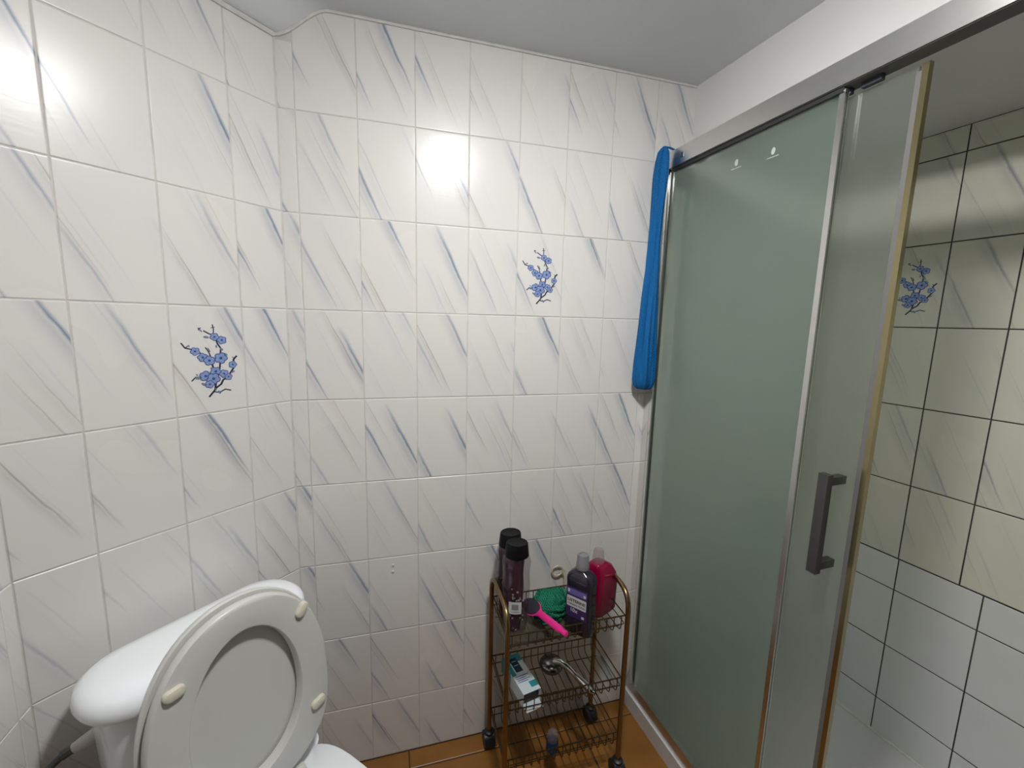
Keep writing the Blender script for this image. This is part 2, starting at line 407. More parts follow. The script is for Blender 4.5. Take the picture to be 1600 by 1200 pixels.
def flower_print(tile):
    bm = BM()
    sx, sz = 0.15 / 610, 0.25 / 1100
    P = lambda x, y, d: ((x - 715) * sx, -d, (600 - y) * sz)
    for pts, w in BRANCHES:
        w *= 1.35
        for (a, b) in zip(pts[:-1], pts[1:]):
            dx, dy = b[0] - a[0], b[1] - a[1]; l = math.hypot(dx, dy); nx, ny = -dy / l * w / 2, dx / l * w / 2
            ex, ey = dx / l * w * 0.3, dy / l * w * 0.3
            f = bm.faces.new([bm.verts.new(P(*q, 0.00022)) for q in ((a[0] + nx - ex, a[1] + ny - ey), (b[0] + nx + ex, b[1] + ny + ey), (b[0] - nx + ex, b[1] - ny + ey), (a[0] - nx - ex, a[1] - ny - ey))]); f.material_index = 2
    for i, (x, y, r, a) in enumerate(LEAVES):
        ca, sa = math.cos(R_(a)), math.sin(R_(a))
        vs = []
        for k in range(8):
            t = 2 * math.pi * k / 8; u, v = r * math.cos(t), r * 0.5 * math.sin(t)
            vs.append(bm.verts.new(P(x + u * ca - v * sa, y + u * sa + v * ca, 0.00026)))
        bm.faces.new(vs).material_index = 3
    rr = random.Random(3)
    for i, (x, y, r) in enumerate(FLOWERS):
        a0 = rr.uniform(0, 72)
        d = 0.00030 + i * 0.00006
        for k in range(5):
            t = R_(a0 + 72 * k); px, py = x + r * 0.52 * math.cos(t), y + r * 0.52 * math.sin(t)
            for (q, mi, dd) in ((0.52, 1, 0), (0.38, 0, 0.00002)):
                vs = [bm.verts.new(P(px + r * q * math.cos(2 * math.pi * j / 9), py + r * q * math.sin(2 * math.pi * j / 9), d + dd)) for j in range(9)]
                bm.faces.new(vs).material_index = mi
        vs = [bm.verts.new(P(x + r * 0.24 * math.cos(2 * math.pi * j / 8), y + r * 0.24 * math.sin(2 * math.pi * j / 8), d + 0.00004)) for j in range(8)]
        bm.faces.new(vs).material_index = 1
    for f in bm.faces:
        f.normal_update()
        if f.normal.y > 0: f.normal_flip()
    me = bpy.data.meshes.new('blossom_print'); bm.to_mesh(me); bm.free()
    for m in (PETAL, PETALD, BRANCH, LEAFP): me.materials.append(m)
    o = inst('blossom_print', me, tile, (0, 0, 0)); o['label'] = 'blue blossom branch printed on the tile'
    return o

# ------------------------------------------------------------------ setting: walls
XR, ANG_R = 1.7768, 0.1076
SOFFIT = 2.03
bm = BM(); box(bm, -0.0406, 1.86, 0.0013, 0.06, 0, 2.26)
wall_back = struct(obj('wall_back', bm, GROUT))
xs = [-0.0406, 0.0] + [0.15 * i for i in range(1, 8)]
tb = lay(wall_back, xs, ROWS + [CEIL], MARBLE, topf=lambda x: 2.118 if x < 0 else 9)
flower_print(tb[(5, 6)])
lay(wall_back, [1.05, 1.2], ROWS + [CEIL], MARBLE)
lay(wall_back, [1.2, 1.35, 1.5, 1.65, 1.775], ROWS[3:] + [SOFFIT], MARBLE)
lay(wall_back, [1.2, 1.4, 1.6, 1.775], [0.073, 0.195, 0.397, 0.597, 0.708], GREYTILE)

bm = BM(); box(bm, -0.60, 0.02, 0.0013, 0.06, 0, 2.2)
wall_corner = struct(obj('wall_corner', bm, GROUT)); wall_corner.location = (CORNER.x, CORNER.y, 0); wall_corner.rotation_euler = (0, 0, ANG_L)
tl = lay(wall_corner, [-0.5351, -0.4198, -0.2662, -0.1150, 0.0], ROWS + [2.122], MARBLE)
flower_print(tl[(2, 5)])

L4 = Vector((-0.4301, -0.3697, 0))
ANG_M = R_(94)
bm = BM(); box(bm, -1.45, 0.02, 0.0013, 0.06, 0, 2.26)
wall_left = struct(obj('wall_left', bm, GROUT)); wall_left.location = L4; wall_left.rotation_euler = (0, 0, ANG_M)
lay(wall_left, [-0.63, -0.48, -0.33, -0.18, -0.03, 0.0], ROWS + [CEIL], MARBLE)

bm = BM(); box(bm, -0.03, 1.30, 0.0013, 0.06, 0, 2.26)
wall_right = struct(obj('wall_right', bm, GROUT_DARK)); wall_right.location = (XR, 0, 0); wall_right.rotation_euler = (0, 0, -math.pi / 2 + ANG_R)
RR = [r - 0.0033 for r in ROWS]
xr = [0.0, 0.0815, 0.2315, 0.3815, 0.5315, 0.6815, 0.8315, 0.9815, 1.1315, 1.25]
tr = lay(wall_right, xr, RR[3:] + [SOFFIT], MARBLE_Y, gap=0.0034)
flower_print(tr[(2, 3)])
lay(wall_right, [0.0, 0.184, 0.384, 0.584, 0.784, 0.984, 1.184, 1.25], [0.073, 0.195, 0.395, 0.595, 0.7035], GREYTILE, gap=0.0034)

bm = BM(); box(bm, 1.12, 2.0, -1.26, -1.20, 0, 2.26); wall_end = struct(obj('wall_shower_end', bm, GREYTILE))
# floor of terracotta tiles
bm = BM(); box(bm, -0.55, 1.9, -1.9, 0.06, -0.05, -0.0012)
floor = struct(obj('floor', bm, FGROUT))
FT = 0.30
ftm = {}
def ftile(w, h):
    key = (round(w, 4), round(h, 4))
    if key not in ftm:
        b2 = BM()
        def ring(i, z): return [(-w / 2 + i, -h / 2 + i, z), (w / 2 - i, -h / 2 + i, z), (w / 2 - i, h / 2 - i, z), (-w / 2 + i, h / 2 - i, z)]
        loft(b2, [ring(0, -0.008), ring(0, -0.0012), ring(0.0025, 0)])
        me = bpy.data.meshes.new('tile'); b2.to_mesh(me); b2.free(); me.materials.append(TERRA); ftm[key] = me
    return ftm[key]
fx = [-0.45, -0.335, -0.035, 0.265, 0.565, 0.865, 1.10]
fy = [0.0, -0.065, -0.365, -0.665, -0.965, -1.265, -1.565, -1.80]
for i in range(len(fx) - 1):
    for j in range(len(fy) - 1):
        w, h = fx[i + 1] - fx[i] - 0.004, fy[j] - fy[j + 1] - 0.004
        inst('tile', ftile(w, h), floor, ((fx[i] + fx[i + 1]) / 2, (fy[j] + fy[j + 1]) / 2, 0), (R_(random.uniform(-.1, .1)), R_(random.uniform(-.1, .1)), 0))

# ceiling with a plastered ramp down to the diagonal wall
bm = BM()
gx = sorted(set([-0.55, -0.5] + [-0.46 + 0.02 * i for i in range(38)] + [0.3 + 0.1 * i for i in range(10)] + [1.24]))
gy = sorted(set([-1.86, -1.5, -1.2, -0.9] + [-0.86 + 0.02 * i for i in range(44)] + [0.02]))
vv = {}
for x in gx:
    for y in gy: vv[(x, y)] = bm.verts.new((x, y, ceil_z(x, y)))
for a, b in zip(gx[:-1], gx[1:]):
    for c, d in zip(gy[:-1], gy[1:]):
        bm.faces.new((vv[(a, c)], vv[(b, c)], vv[(b, d)], vv[(a, d)]))
ceiling = obj('ceiling', bm, PAINT, None, True)
struct(ceiling)
# dropped soffit over the shower: its face is the white band above the door rail
bm = BM()
bx = lambda d: 1.186 + 0.085 * d
p0, p1 = [(bx(0), 0.001), (bx(1.3), -1.3), (2.05, -1.3), (2.05, 0.001)], None
loft(bm, [[(x, y, SOFFIT) for x, y in p0], [(x, y, 2.26) for x, y in p0]])
struct(obj('wall_bulkhead', bm, WHITEPAINT))
# white caulk lines under the ceiling
bm = BM(); tube(bm, [(x, -0.002, ceil_z(x, 0) - 0.003) for x in [-0.04 + 0.012 * i for i in range(12)] + [0.12 + 0.1 * i for i in range(11)] + [1.187]], 0.0042, 6)
struct(obj('trim_1', bm, CAULK, None, True))
bm = BM(); tube(bm, [(CORNER.x + dLx * u + nLx * 0.002, CORNER.y + dLy * u + nLy * 0.002, 2.124) for u in (0, 0.1, 0.2, 0.3, 0.4, 0.535)], 0.006, 6)
struct(obj('trim_2', bm, CAULK, None, True))
# silicone line between tray and wall
bm = BM(); tube(bm, [(XR + math.sin(ANG_R) * d - 0.003, -math.cos(ANG_R) * d, 0.074) for d in (0.0, 0.4, 0.8, 1.2)], 0.004, 6)
struct(obj('trim_3', bm, CAULK, None, True))

# ceiling light fitting (out of the frame, above the room)
cl = thing('ceiling_light', 'round white domed ceiling light', 'light', LAMP)
bm = BM(); tube(bm, [(0.090 * math.cos(2 * math.pi * i / 28), 0.090 * math.sin(2 * math.pi * i / 28), -0.004) for i in range(28)], 0.007, 8, True)
obj('rim', bm, WHITEPL, cl, True)
GLOW, _nt, _b = new_mat('lamp_diffuser')
_b.inputs['Base Color'].default_value = (0.8, 0.8, 0.8, 1)
_b.inputs['Emission Color'].default_value = (*LAMP_COLOR, 1); _b.inputs['Emission Strength'].default_value = LAMP_STRENGTH
bm = BM(); loft(bm, [[(0.082 * c * math.cos(2 * math.pi * i / 20), 0.082 * c * math.sin(2 * math.pi * i / 20), -0.004 - 0.031 * d) for i in range(20)] for c, d in ((1.0, 0.0), (0.96, 0.45), (0.75, 0.8), (0.4, 0.96), (0.1, 1.0))])
obj('diffuser', bm, GLOW, cl, True)

# ------------------------------------------------------------------ shower tray and sliding door
AD = 0.06
door_e = thing('shower_door', 'sliding shower door of frosted glass in an aluminium frame, half open', 'shower door', (1.075, 0, 0), -math.pi / 2 + AD)
# local frame: x = along the door away from the back wall, +y = into the shower, z up
tray = thing('shower_tray', 'low white shower tray under the frosted sliding door', 'shower tray', (1.075, 0, 0), -math.pi / 2 + AD)
def tray_prism(x0, x1, y0, m, z0, z1, bw):
    bm = BM()
    q = [(x0, y0), (x1, y0), (x1, 0.699 + 0.048 * x1 - m), (x0, 0.699 + 0.048 * x0 - m)]
    loft(bm, [[(x, y, z0) for x, y in q], [(x, y, z1) for x, y in q]])
    bev(bm, bw, 3); return bm
obj('tray_body', tray_prism(0.003, 1.195, -0.006, 0.0, 0.0, 0.062, 0.012), TRAYW, tray, True)
obj('tray_floor', tray_prism(0.04, 1.16, 0.06, 0.002, 0.058, 0.071, 0.006), TRAYW, tray, True)
def dbox(name, x0, x1, y0, y1, z0, z1, mat, bw=0.003, parent=door_e):
    bm = BM(); box(bm, x0, x1, y0, y1, z0, z1)
    if bw: bev(bm, bw, 2)
    return obj(name, bm, mat, parent, True)
top = dbox('top_rail', 0.002, 1.19, 0.0, 0.044, 1.930, 1.980, ALU, 0.003)
dbox('seal', 0.05, 0.560, 0.006, 0.012, 1.919, 1.931, RUBBER_SHADE, 0.001, top)
dbox('underside_shade', 0.05, 1.17, 0.003, 0.041, 1.9285, 1.931, RAIL_SHADE, 0, top)  # added dark strip, paints the shade on the rail's underside
dbox('screw_cover', 0.094, 0.104, -0.0015, 0.001, 1.946, 1.960, STEEL, 0.0005, top)
bot = dbox('bottom_rail', 0.03, 1.19, 0.001, 0.046, 0.062, 0.108, ALU, 0.004)
jm = dbox('wall_jamb', 0.001, 0.042, 0.0, 0.030, 0.062, 1.930, ALUP, 0.003)
dbox('seal', 0.0415, 0.0455, 0.008, 0.014, 0.10, 1.92, SEALD, 0.0008, jm)
fg = dbox('fixed_pane', 0.044, 0.562, 0.012, 0.018, 0.098, 1.925, FROST, 0)
eb = dbox('pane_edge_profile', 0.550, 0.562, 0.009, 0.021, 0.098, 1.924, ALUS, 0.004)
sg = dbox('sliding_pane', 0.085, 0.672, 0.034, 0.040, 0.10, 1.915, FROST2, 0)
sp = dbox('closing_post', 0.679, 0.689, 0.030, 0.042, 0.10, 1.915, GOLD, 0.0045)
dbox('seal', 0.669, 0.679, 0.032, 0.042, 0.10, 1.905, SEALG, 0.003, sp)
hd = dbox('handle', 0.651, 0.671, -0.026, -0.010, 0.925, 1.145, STEEL, 0.002)
hd.location = (-0.018, 0, 0)
for z in (0.932, 1.121):
    dbox('standoff', 0.653, 0.669, -0.012, 0.034, z, z + 0.017, STEEL, 0.002, hd)
for x in (0.545, 0.600, 0.150):
    bm = BM(); box(bm, x - 0.018, x + 0.018, 0.022, 0.032, 1.917, 1.930); bev(bm, 0.0045, 3); obj('roller', bm, ROLLER, door_e, True)
for x, z in ((0.297, 1.868), (0.405, 1.860)):
    bm = BM()
    lathe(bm, [(0.0005, -0.0004), (1, -0.0004), (1, 0.0), (0.0005, 0.0)], 14, 0, 0, 0.0055, 0.0085)
    bmesh.ops.rotate(bm, verts=bm.verts[:], matrix=Matrix.Rotation(R_(90), 3, 'X'))
    box(bm, -0.016, 0.016, -0.0004, 0.0, -0.0145, -0.0125)
    bmesh.ops.translate(bm, verts=bm.verts[:], vec=(x, 0.0118, z))
    obj('etched_mark', bm, ETCH, door_e)
for x, z in ((0.70, 1.975), ):
    pass

# ------------------------------------------------------------------ toilet against the diagonal wall
U0 = 0.287
tx, ty = CORNER.x + dLx * U0, CORNER.y + dLy * U0
toilet = thing('toilet', 'white porcelain toilet with its seat and lid raised', 'toilet', (tx, ty, 0), ANG_L)
# local: x to the right facing the wall, -y out into the room
def rr3(hx, hy, r, cx, cy, z, n=7): return [(x, y, z) for x, y in rrect(hx, hy, r, n, cx, cy)]
bm = BM()
loft(bm, [rr3(0.15, 0.070, 0.05, -0.012, -0.125, 0.40), rr3(0.165, 0.078, 0.06, -0.012, -0.127, 0.43), rr3(0.178, 0.081, 0.065, -0.012, -0.128, 0.55), rr3(0.186, 0.084, 0.07, -0.012, -0.130, 0.735)])
obj('tank', bm, PORC, toilet, True)
bm = BM()
lc = (-0.014, -0.137)
loft(bm, [rr3(0.188, 0.076, 0.07, *lc, 0.728), rr3(0.203, 0.090, 0.084, *lc, 0.731), rr3(0.208, 0.095, 0.088, *lc, 0.742), rr3(0.207, 0.094, 0.088, *lc, 0.755), rr3(0.202, 0.089, 0.084, *lc, 0.766), rr3(0.190, 0.078, 0.074, *lc, 0.774), rr3(0.165, 0.058, 0.056, *lc, 0.778), rr3(0.11, 0.03, 0.03, *lc, 0.779)])
obj('tank_lid', bm, PORC, toilet, True)

def egg(a, s0, lf, lb, ef=2.1, eb_=3.0, n=48):
    out = []
    for i in range(n):
        t = 2 * math.pi * i / n
        c, s_ = math.cos(t), math.sin(t)
        e = ef if s_ >= 0 else eb_
        L = lf if s_ >= 0 else lb
        out.append((a * math.copysign(abs(c) ** (2 / e), c), s0 + L * math.copysign(abs(s_) ** (2 / e), s_)))
    return out
# bowl (rim level 0.40)
bm = BM()
def bowl_ring(k, z, dy=0.0, back=1.0):
    return [(x * k, -(0.225 + s_ * k * 0.97) + dy, z) for x, s_ in egg(0.182, 0.20, 0.255, 0.20 * back, 2.2, 4.0)]
loft(bm, [bowl_ring(0.55, 0.0, -0.04), bowl_ring(0.53, 0.03, -0.04), bowl_ring(0.55, 0.15, -0.04), bowl_ring(0.78, 0.28, -0.02), bowl_ring(0.97, 0.36), bowl_ring(1.0, 0.385), bowl_ring(0.985, 0.398), bowl_ring(0.95, 0.401)], True, False)
inner = [[(x * k, -(0.225 + s_ * 0.97), z) for x, s_ in egg(0.125 * k, 0.225, 0.19 * k, 0.15 * k, 2.1, 2.4)] for k, z in ((1.0, 0.401), (1.0, 0.385), (0.9, 0.31), (0.6, 0.22), (0.3, 0.19))]
vs_in = loft(bm, inner, False, True)
bm.verts.ensure_lookup_table()
outer_top = [v for v in bm.verts if abs(v.co.z - 0.401) < 1e-6]
n = 48
a_, b_ = outer_top[:n], outer_top[n:2 * n]
for i in range(n):
    bm.faces.new((a_[i], a_[(i + 1) % n], b_[(i + 1) % n], b_[i]))
obj('bowl', bm, PORC, toilet, True)
bm = BM(); loft(bm, [rr3(0.15, 0.085, 0.03, 0, -0.155, 0.20), rr3(0.168, 0.10, 0.04, 0, -0.165, 0.36), rr3(0.170, 0.10, 0.04, 0, -0.165, 0.400)])
obj('tank_shelf', bm, PORC, toilet, True)
# raised seat and lid
TILT = R_(4.5)
hinge = Vector((0, -0.296, 0.415))
sd = Vector((0, math.sin(TILT), math.cos(TILT))); nn = Vector((0, -math.cos(TILT), math.sin(TILT)))
def sp3(x, s_, n_): return tuple(hinge + Vector((x, 0, 0)) + sd * s_ + nn * n_)
O_ = egg(0.176, 0.215, 0.240, 0.200, 2.15, 2.9, 64)
I_ = egg(0.108, 0.215, 0.180, 0.145, 2.0, 2.1, 64)
def shr(pts, ins, c=(0, 0.215)):
    out = []
    for x, y in pts:
        d = math.hypot(x - c[0], y - c[1]); k = (d - ins) / d
        out.append((c[0] + (x - c[0]) * k, c[1] + (y - c[1]) * k))
    return out
bm = BM()
prof = [(O_, 0.004, -0.022), (O_, 0.0, -0.016), (O_, 0.0, -0.006), (O_, 0.004, -0.001), (O_, 0.010, 0.0), (I_, -0.008, 0.0), (I_, -0.003, -0.0012), (I_, 0.0, -0.006), (I_, 0.0, -0.022)]
rings = [[sp3(x, s_, n_) for x, s_ in shr(P_, ins)] for P_, ins, n_ in prof]
rings.append(rings[0])
loft(bm, rings, False, False); bmesh.ops.remove_doubles(bm, verts=bm.verts[:], dist=1e-6)
seat = obj('seat', bm, SEATM, toilet, True)
for (x, s_, a) in ((0.122, 0.372, 50), (-0.122, 0.358, 4), (0.140, 0.130, 8), (-0.140, 0.130, -8)):
    bm = BM()
    ca, sa = math.cos(R_(a)), math.sin(R_(a))
    def ring(k, n_):
        return [sp3(x + (px * ca - py * sa), s_ + (px * sa + py * ca), n_) for px, py in rrect(0.0175 * k, 0.0098 * k ** 0.5, 0.0092 * k, 5)]
    loft(bm, [ring(1.0, -0.001), ring(1.0, 0.005), ring(0.93, 0.0075), ring(0.75, 0.0088)])
    obj('bumper', bm, BUMP, seat, True)
bm = BM()
LO = egg(0.181, 0.215, 0.246, 0.203, 2.15, 2.9, 64)
rings = [[sp3(x, s_, n_) for x, s_ in shr(LO, ins)] for ins, n_ in ((0.012, -0.0275), (0.003, -0.0272), (0.0, -0.031), (0.002, -0.040), (0.012, -0.046), (0.06, -0.050))]
loft(bm, rings)
obj('lid', bm, SEATM, toilet, True)
for sx_ in (-0.075, 0.075):
    bm = BM(); tube(bm, [(sx_ - 0.02, -0.292, 0.414), (sx_ + 0.02, -0.292, 0.414)], 0.0125, 12); obj('hinge', bm, SEATM, toilet, True)
# water supply hose at the near side of the tank
bm = BM(); tube(bm, [(-0.184, -0.10, 0.655), (-0.200, -0.094, 0.647), (-0.218, -0.086, 0.640)], 0.010, 10, taper=[0.012, 0.012, 0.009]); obj('connector', bm, WHITEPL, toilet, True)
hp = [(-0.216, -0.087, 0.641), (-0.232, -0.080, 0.634), (-0.258, -0.070, 0.612), (-0.282, -0.060, 0.575), (-0.298, -0.050, 0.52), (-0.305, -0.04, 0.44), (-0.300, -0.02, 0.36), (-0.292, -0.004, 0.32)]
bm = BM(); tube(bm, hp, 0.0065, 10); hs = obj('supply_hose', bm, HOSE, toilet, True)
bm = BM(); tube(bm, hp[:2], 0.0085, 8); obj('crimp', bm, STEEL, hs, True)

# ------------------------------------------------------------------ wire cart
CX, CY = 0.72, -0.147
XL, XRr, YB, YF = -0.19, 0.19, 0.099, -0.099
cart = thing('wire_cart', 'three-tier brass wire trolley on casters against the tiled wall', 'cart', (CX, CY, 0))
for x in (XL, XRr):
    bm = BM()
    tube(bm, arcpts([(x, YB, 0.045), (x, YB, 0.640), (x, YF, 0.640), (x, YF, 0.045)], 0.062, 8), 0.0078, 12)
    obj('side_frame', bm, BRASS, cart, True)
for x in (XL, XRr):
    for y in (YB, YF):
        w = bpy.data.objects.new('caster', None); COL.objects.link(w); w.parent = cart; w.location = (x, y, 0); w.empty_display_size = 0.02
        bm = BM(); tube(bm, [(-0.018, 0, 0.026), (0.018, 0, 0.026)], 0.026, 22); bev(bm, 0.007, 3, 50); obj('wheel', bm, WHEEL, w, True)
        bm = BM(); lathe(bm, [(0.010, 0.040), (0.016, 0.044), (0.016, 0.056), (0.010, 0.060)], 14); obj('swivel', bm, WHEEL, w, True)
TIERS = [0.150, 0.346, 0.560]
DEP = 0.052
WR = 0.0016
n_w = 15
bm = BM()
uw = arcpts([(0, YB - 0.008, 0), (0, YB - 0.008, -DEP), (0, YF + 0.008, -DEP), (0, YF + 0.008, 0)], 0.022, 4)
tube(bm, uw, WR, 5)
wire_me = None
for zt in TIERS:
    b_o = bpy.data.objects.new('basket', None); COL.objects.link(b_o); b_o.parent = cart; b_o.location = (0, 0, zt); b_o.empty_display_size = 0.02
    bm2 = BM(); tube(bm2, [(XL, YF + 0.008, 0), (XRr, YF + 0.008, 0)], 0.0023, 6)
    tube(bm2, [(XL, YB - 0.008, 0), (XRr, YB - 0.008, 0)], 0.0023, 6)
    for x in (XL + 0.004, XRr - 0.004): tube(bm2, [(x, YF, 0), (x, YB, 0)], 0.0023, 6)
    obj('rim', bm2, WIRE, b_o, True)
    bm2 = BM()
    for y, z in ((YF + 0.0085, -0.026), (YB - 0.0085, -0.026), (YF + 0.035, -DEP), (YB - 0.035, -DEP)):
        tube(bm2, [(XL + 0.006, y, z - 0.0024), (XRr - 0.006, y, z - 0.0024)], WR, 5)
    for x in (XL + 0.006, XRr - 0.006): tube(bm2, [(x, YF + 0.01, -0.026), (x, YB - 0.01, -0.026)], WR, 5)
    obj('cross_wires', bm2, WIRE, b_o, True)
    for i in range(n_w):
        x = XL + 0.016 + i * (XRr - XL - 0.032) / (n_w - 1)
        if wire_me is None:
            w0 = obj('wire', bm, WIRE, b_o, True); wire_me = w0.data; w0.location = (x, 0, 0)
        else: inst('wire', wire_me, b_o, (x, 0, 0))
Z1, Z2, Z3 = [t - DEP + WR + 0.0002 for t in TIERS]
# smoky sheet lying in the top basket
bm = BM(); box(bm, 0.545, 0.775, -0.222, -0.072, Z3, Z3 + 0.0018)
tag(obj('plastic_sheet', bm, SHEET), 'smoky see-through plastic sheet lying in the top basket', 'sheet')
ZS = Z3 + 0.0020

# ------------------------------------------------------------------ things on the cart
def gel_bottle(loc, rot, label, liquid, gel):
    t = thing('gel_bottle', label, 'bottle', loc, rot, 'purple shower gel bottles')
    pr = [(0.030, 0.0), (0.0345, 0.004), (0.037, 0.03), (0.039, 0.07), (0.0425, 0.12), (0.0425, 0.15), (0.040, 0.185), (0.0415, 0.205), (0.0435, 0.222), (0.040, 0.236), (0.031, 0.245), (0.029, 0.25)]
    bm = BM(); lathe(bm, pr, 32, 0, 0, 1, 0.72); obj('bottle_body', bm, CLEARP, t, True)
    bm = BM(); lathe(bm, [(max(0.004, r - 0.004), z + 0.002) for r, z in pr[:-1]], 28, -0.0075 if not gel else 0, 0, 0.80 if not gel else 0.96, 0.66); obj('gel', bm, liquid, t, True)
    bm = BM(); lathe(bm, [(0.0355, 0.240), (0.0365, 0.243), (0.0325, 0.280), (0.0305, 0.2825), (0.026, 0.2815)], 28, 0, 0, 1, 0.85); obj('cap', bm, BLACK, t, True)
    return t
b1 = gel_bottle((0.580, -0.150, ZS), R_(-17), 'clear bottle of purple shower gel with black cap and white square label', PURPLE, 0)
b1['group'] = 'purple shower gel bottles'
bm = BM()
def front_patch(bm, x0, x1, z0, z1, off, mi=0, n=6):
    vs = []
    for z in (z0, z1):
        row = []
        for i in range(n + 1):
            x = x0 + (x1 - x0) * i / n
            r = 0.0400; row.append(bm.verts.new((x, -0.72 * math.sqrt(max(1e-6, r * r - x * x)) - off, z)))
        vs.append(row)
    for i in range(n):
        bm.faces.new((vs[0][i], vs[0][i + 1], vs[1][i + 1], vs[1][i])).material_index = mi
bm2 = BM(); front_patch(bm2, -0.020, 0.018, 0.068, 0.107, 0.0022); lab = obj('label', bm2, LABELW, b1)
bm2 = BM(); front_patch(bm2, -0.011, 0.009, 0.082, 0.100, 0.0027, n=4); front_patch(bm2, -0.014, 0.012, 0.0745, 0.0765, 0.0027, n=3); obj('label_print', bm2, LABELG, lab)
bm2 = BM()
rr = random.Random(5)
for i in range(16):
    x = rr.uniform(-0.026, 0.024); z = rr.choice([rr.uniform(0.112, 0.150), rr.uniform(0.045, 0.064)])
    r = rr.uniform(0.0020, 0.0042)
    vs = [bm2.verts.new((x + r * math.cos(2 * math.pi * k / 7), -0.72 * math.sqrt(0.0405 ** 2 - x * x) - 0.0024, z + r * math.sin(2 * math.pi * k / 7))) for k in range(7)]
    bm2.faces.new(vs)
obj('bubble_print', bm2, LABELG, b1)['kind'] = 'stuff'
b2_ = gel_bottle((0.577, -0.087, ZS), R_(0), 'darker purple shower gel bottle behind the labelled one, against the wall', DPURPLE, 1)

# green mesh sponge
bm = BM()
rings = []
for j in range(13):
    f = j / 12
    zz = 0.002 + 0.078 * f
    base = 0.053 * (max(0.02, 1 - (2 * f - 0.9) ** 2 * 0.62)) ** 0.5 if f < 0.97 else 0.012
    ring = []
    for i in range(40):
        a = 2 * math.pi * i / 40
        r = base * (1 + 0.07 * math.sin(5 * a + 9 * f) + 0.05 * math.sin(9 * a - 14 * f) + 0.05 * math.sin(3 * a + 5 * f))
        ring.append((r * 1.05 * math.cos(a), r * 0.82 * math.sin(a), zz + 0.006 * math.sin(3 * a + 8 * f) * min(1, f * 3)))
    rings.append(ring)
loft(bm, rings)
sg_ = thing('mesh_sponge', 'crumpled green mesh bath sponge between gel bottle and mouthwash', 'sponge', (0.708, -0.122, ZS), R_(20))
obj('sponge_body', bm, GREENNET, sg_, True)
bm = BM()
rr = random.Random(11)
for k in range(15):
    f = rr.uniform(0.15, 1.0)
    z0 = 0.006 + 0.078 * f; r0 = 0.054 * max(0.12, 1 - (2 * f - 0.9) ** 2 * 0.62) ** 0.5
    if f > 0.85: r0 = rr.uniform(0.008, 0.034)
    a0 = rr.uniform(0, 6.28); tx_, ty_ = rr.uniform(-0.25, 0.25), rr.uniform(-0.25, 0.25)
    pts = []
    for i in range(30):
        a = a0 + 2 * math.pi * i / 30
        r = r0 * (1 + 0.07 * math.sin(4 * a + k) + 0.04 * math.sin(9 * a + 2 * k))
        x, y = r * 1.06 * math.cos(a), r * 0.85 * math.sin(a)
        pts.append((x, y, max(0.004, z0 + x * tx_ + y * ty_ + 0.003 * math.sin(3 * a + k))))
    tube(bm, pts, rr.uniform(0.003, 0.0056), 6, True)
obj('mesh_fold', bm, GREENNET, sg_, True)

# pink foot file leaning over the front rim
ff = thing('foot_file', 'pink foot file with dark oval head leaning on the front basket rim', 'foot file', (0.630, -0.125, ZS))
A = Vector((-0.003, 0.024, 0.046)); Bv = Vector((0.056, -0.172, 0.072))
ax = (Bv - A).normalized(); side = ax.cross(Vector((0, 0, 1))).normalized(); nrm = side.cross(ax).normalized()
if nrm.z < 0: nrm = -nrm
_r = R_(28); side, nrm = side * math.cos(_r) - nrm * math.sin(_r), nrm * math.cos(_r) + side * math.sin(_r)
def fpt(l, s_, n_): return tuple(A + ax * l + side * s_ + nrm * n_)
L_ = (Bv - A).length
def ff_outline(l):
    if l < 0.078: return max(0.002, 0.026 * math.sqrt(max(0.0, 1 - ((l - 0.036) / 0.043) ** 2)))
    return 0.0105
bm = BM()
rings = []
for k in range(23):
    l = -0.004 + (L_ + 0.004) * k / 22
    h = max(0.0095 if l > 0.06 else 0.002, ff_outline(l)) if l > 0.06 else ff_outline(l)
    if l > L_ - 0.02: h *= 0.75
    t = 0.004 if l < 0.08 else 0.0062
    rings.append([fpt(l, h * math.cos(2 * math.pi * i / 10), t * math.sin(2 * math.pi * i / 10)) for i in range(10)])
loft(bm, rings); obj('handle', bm, PINK, ff, True)
bm = BM()
rings = [[fpt(0.036 + 0.038 * k * math.cos(2 * math.pi * i / 24), 0.0235 * k * math.sin(2 * math.pi * i / 24), n_) for i in range(24)] for k, n_ in ((1, -0.001), (1, 0.0055), (0.92, 0.0072))]
loft(bm, rings); obj('abrasive_pad', bm, RASP, ff, True)

# mouthwash bottle
mw = thing('mouthwash_bottle', 'dark mouthwash bottle with purple label and grey cap in the top basket', 'bottle', (0.772, -0.202, Z3), R_(-52))
HX, HY = 0.043, 0.029
bm = BM()
loft(bm, [rr3(HX * k - o_, HY * k - o_, (HY * k - o_) * 0.62, 0, 0, z) for k, o_, z in ((1, 0.005, 0), (1, 0.0, 0.006), (1, 0, 0.045), (0.985, 0, 0.05), (0.985, 0, 0.155), (1, 0, 0.16), (1, 0.0, 0.172), (0.93, 0, 0.182), (0.7, 0, 0.192))] + [[(0.0145 * math.cos(a), 0.0145 * math.sin(a), z) for a in [R_(0) + 2 * math.pi * i / 32 for i in range(32)]] for z in (0.202, 0.212)])
obj('bottle_body', bm, MOUTHW, mw, True)
bm = BM(); lathe(bm, [(0.0195, 0.204), (0.0200, 0.206), (0.0190, 0.222), (0.0183, 0.2235), (0.0172, 0.246), (0.0160, 0.249), (0.0115, 0.2485), (0.011, 0.246)], 32)
obj('cap', bm, MWCAP, mw, True)
lab = dbox('label', -0.034, 0.034, -HY - 0.0004, -HY + 0.002, 0.055, 0.150, VIOLET, 0, mw)
yl = -HY - 0.0004
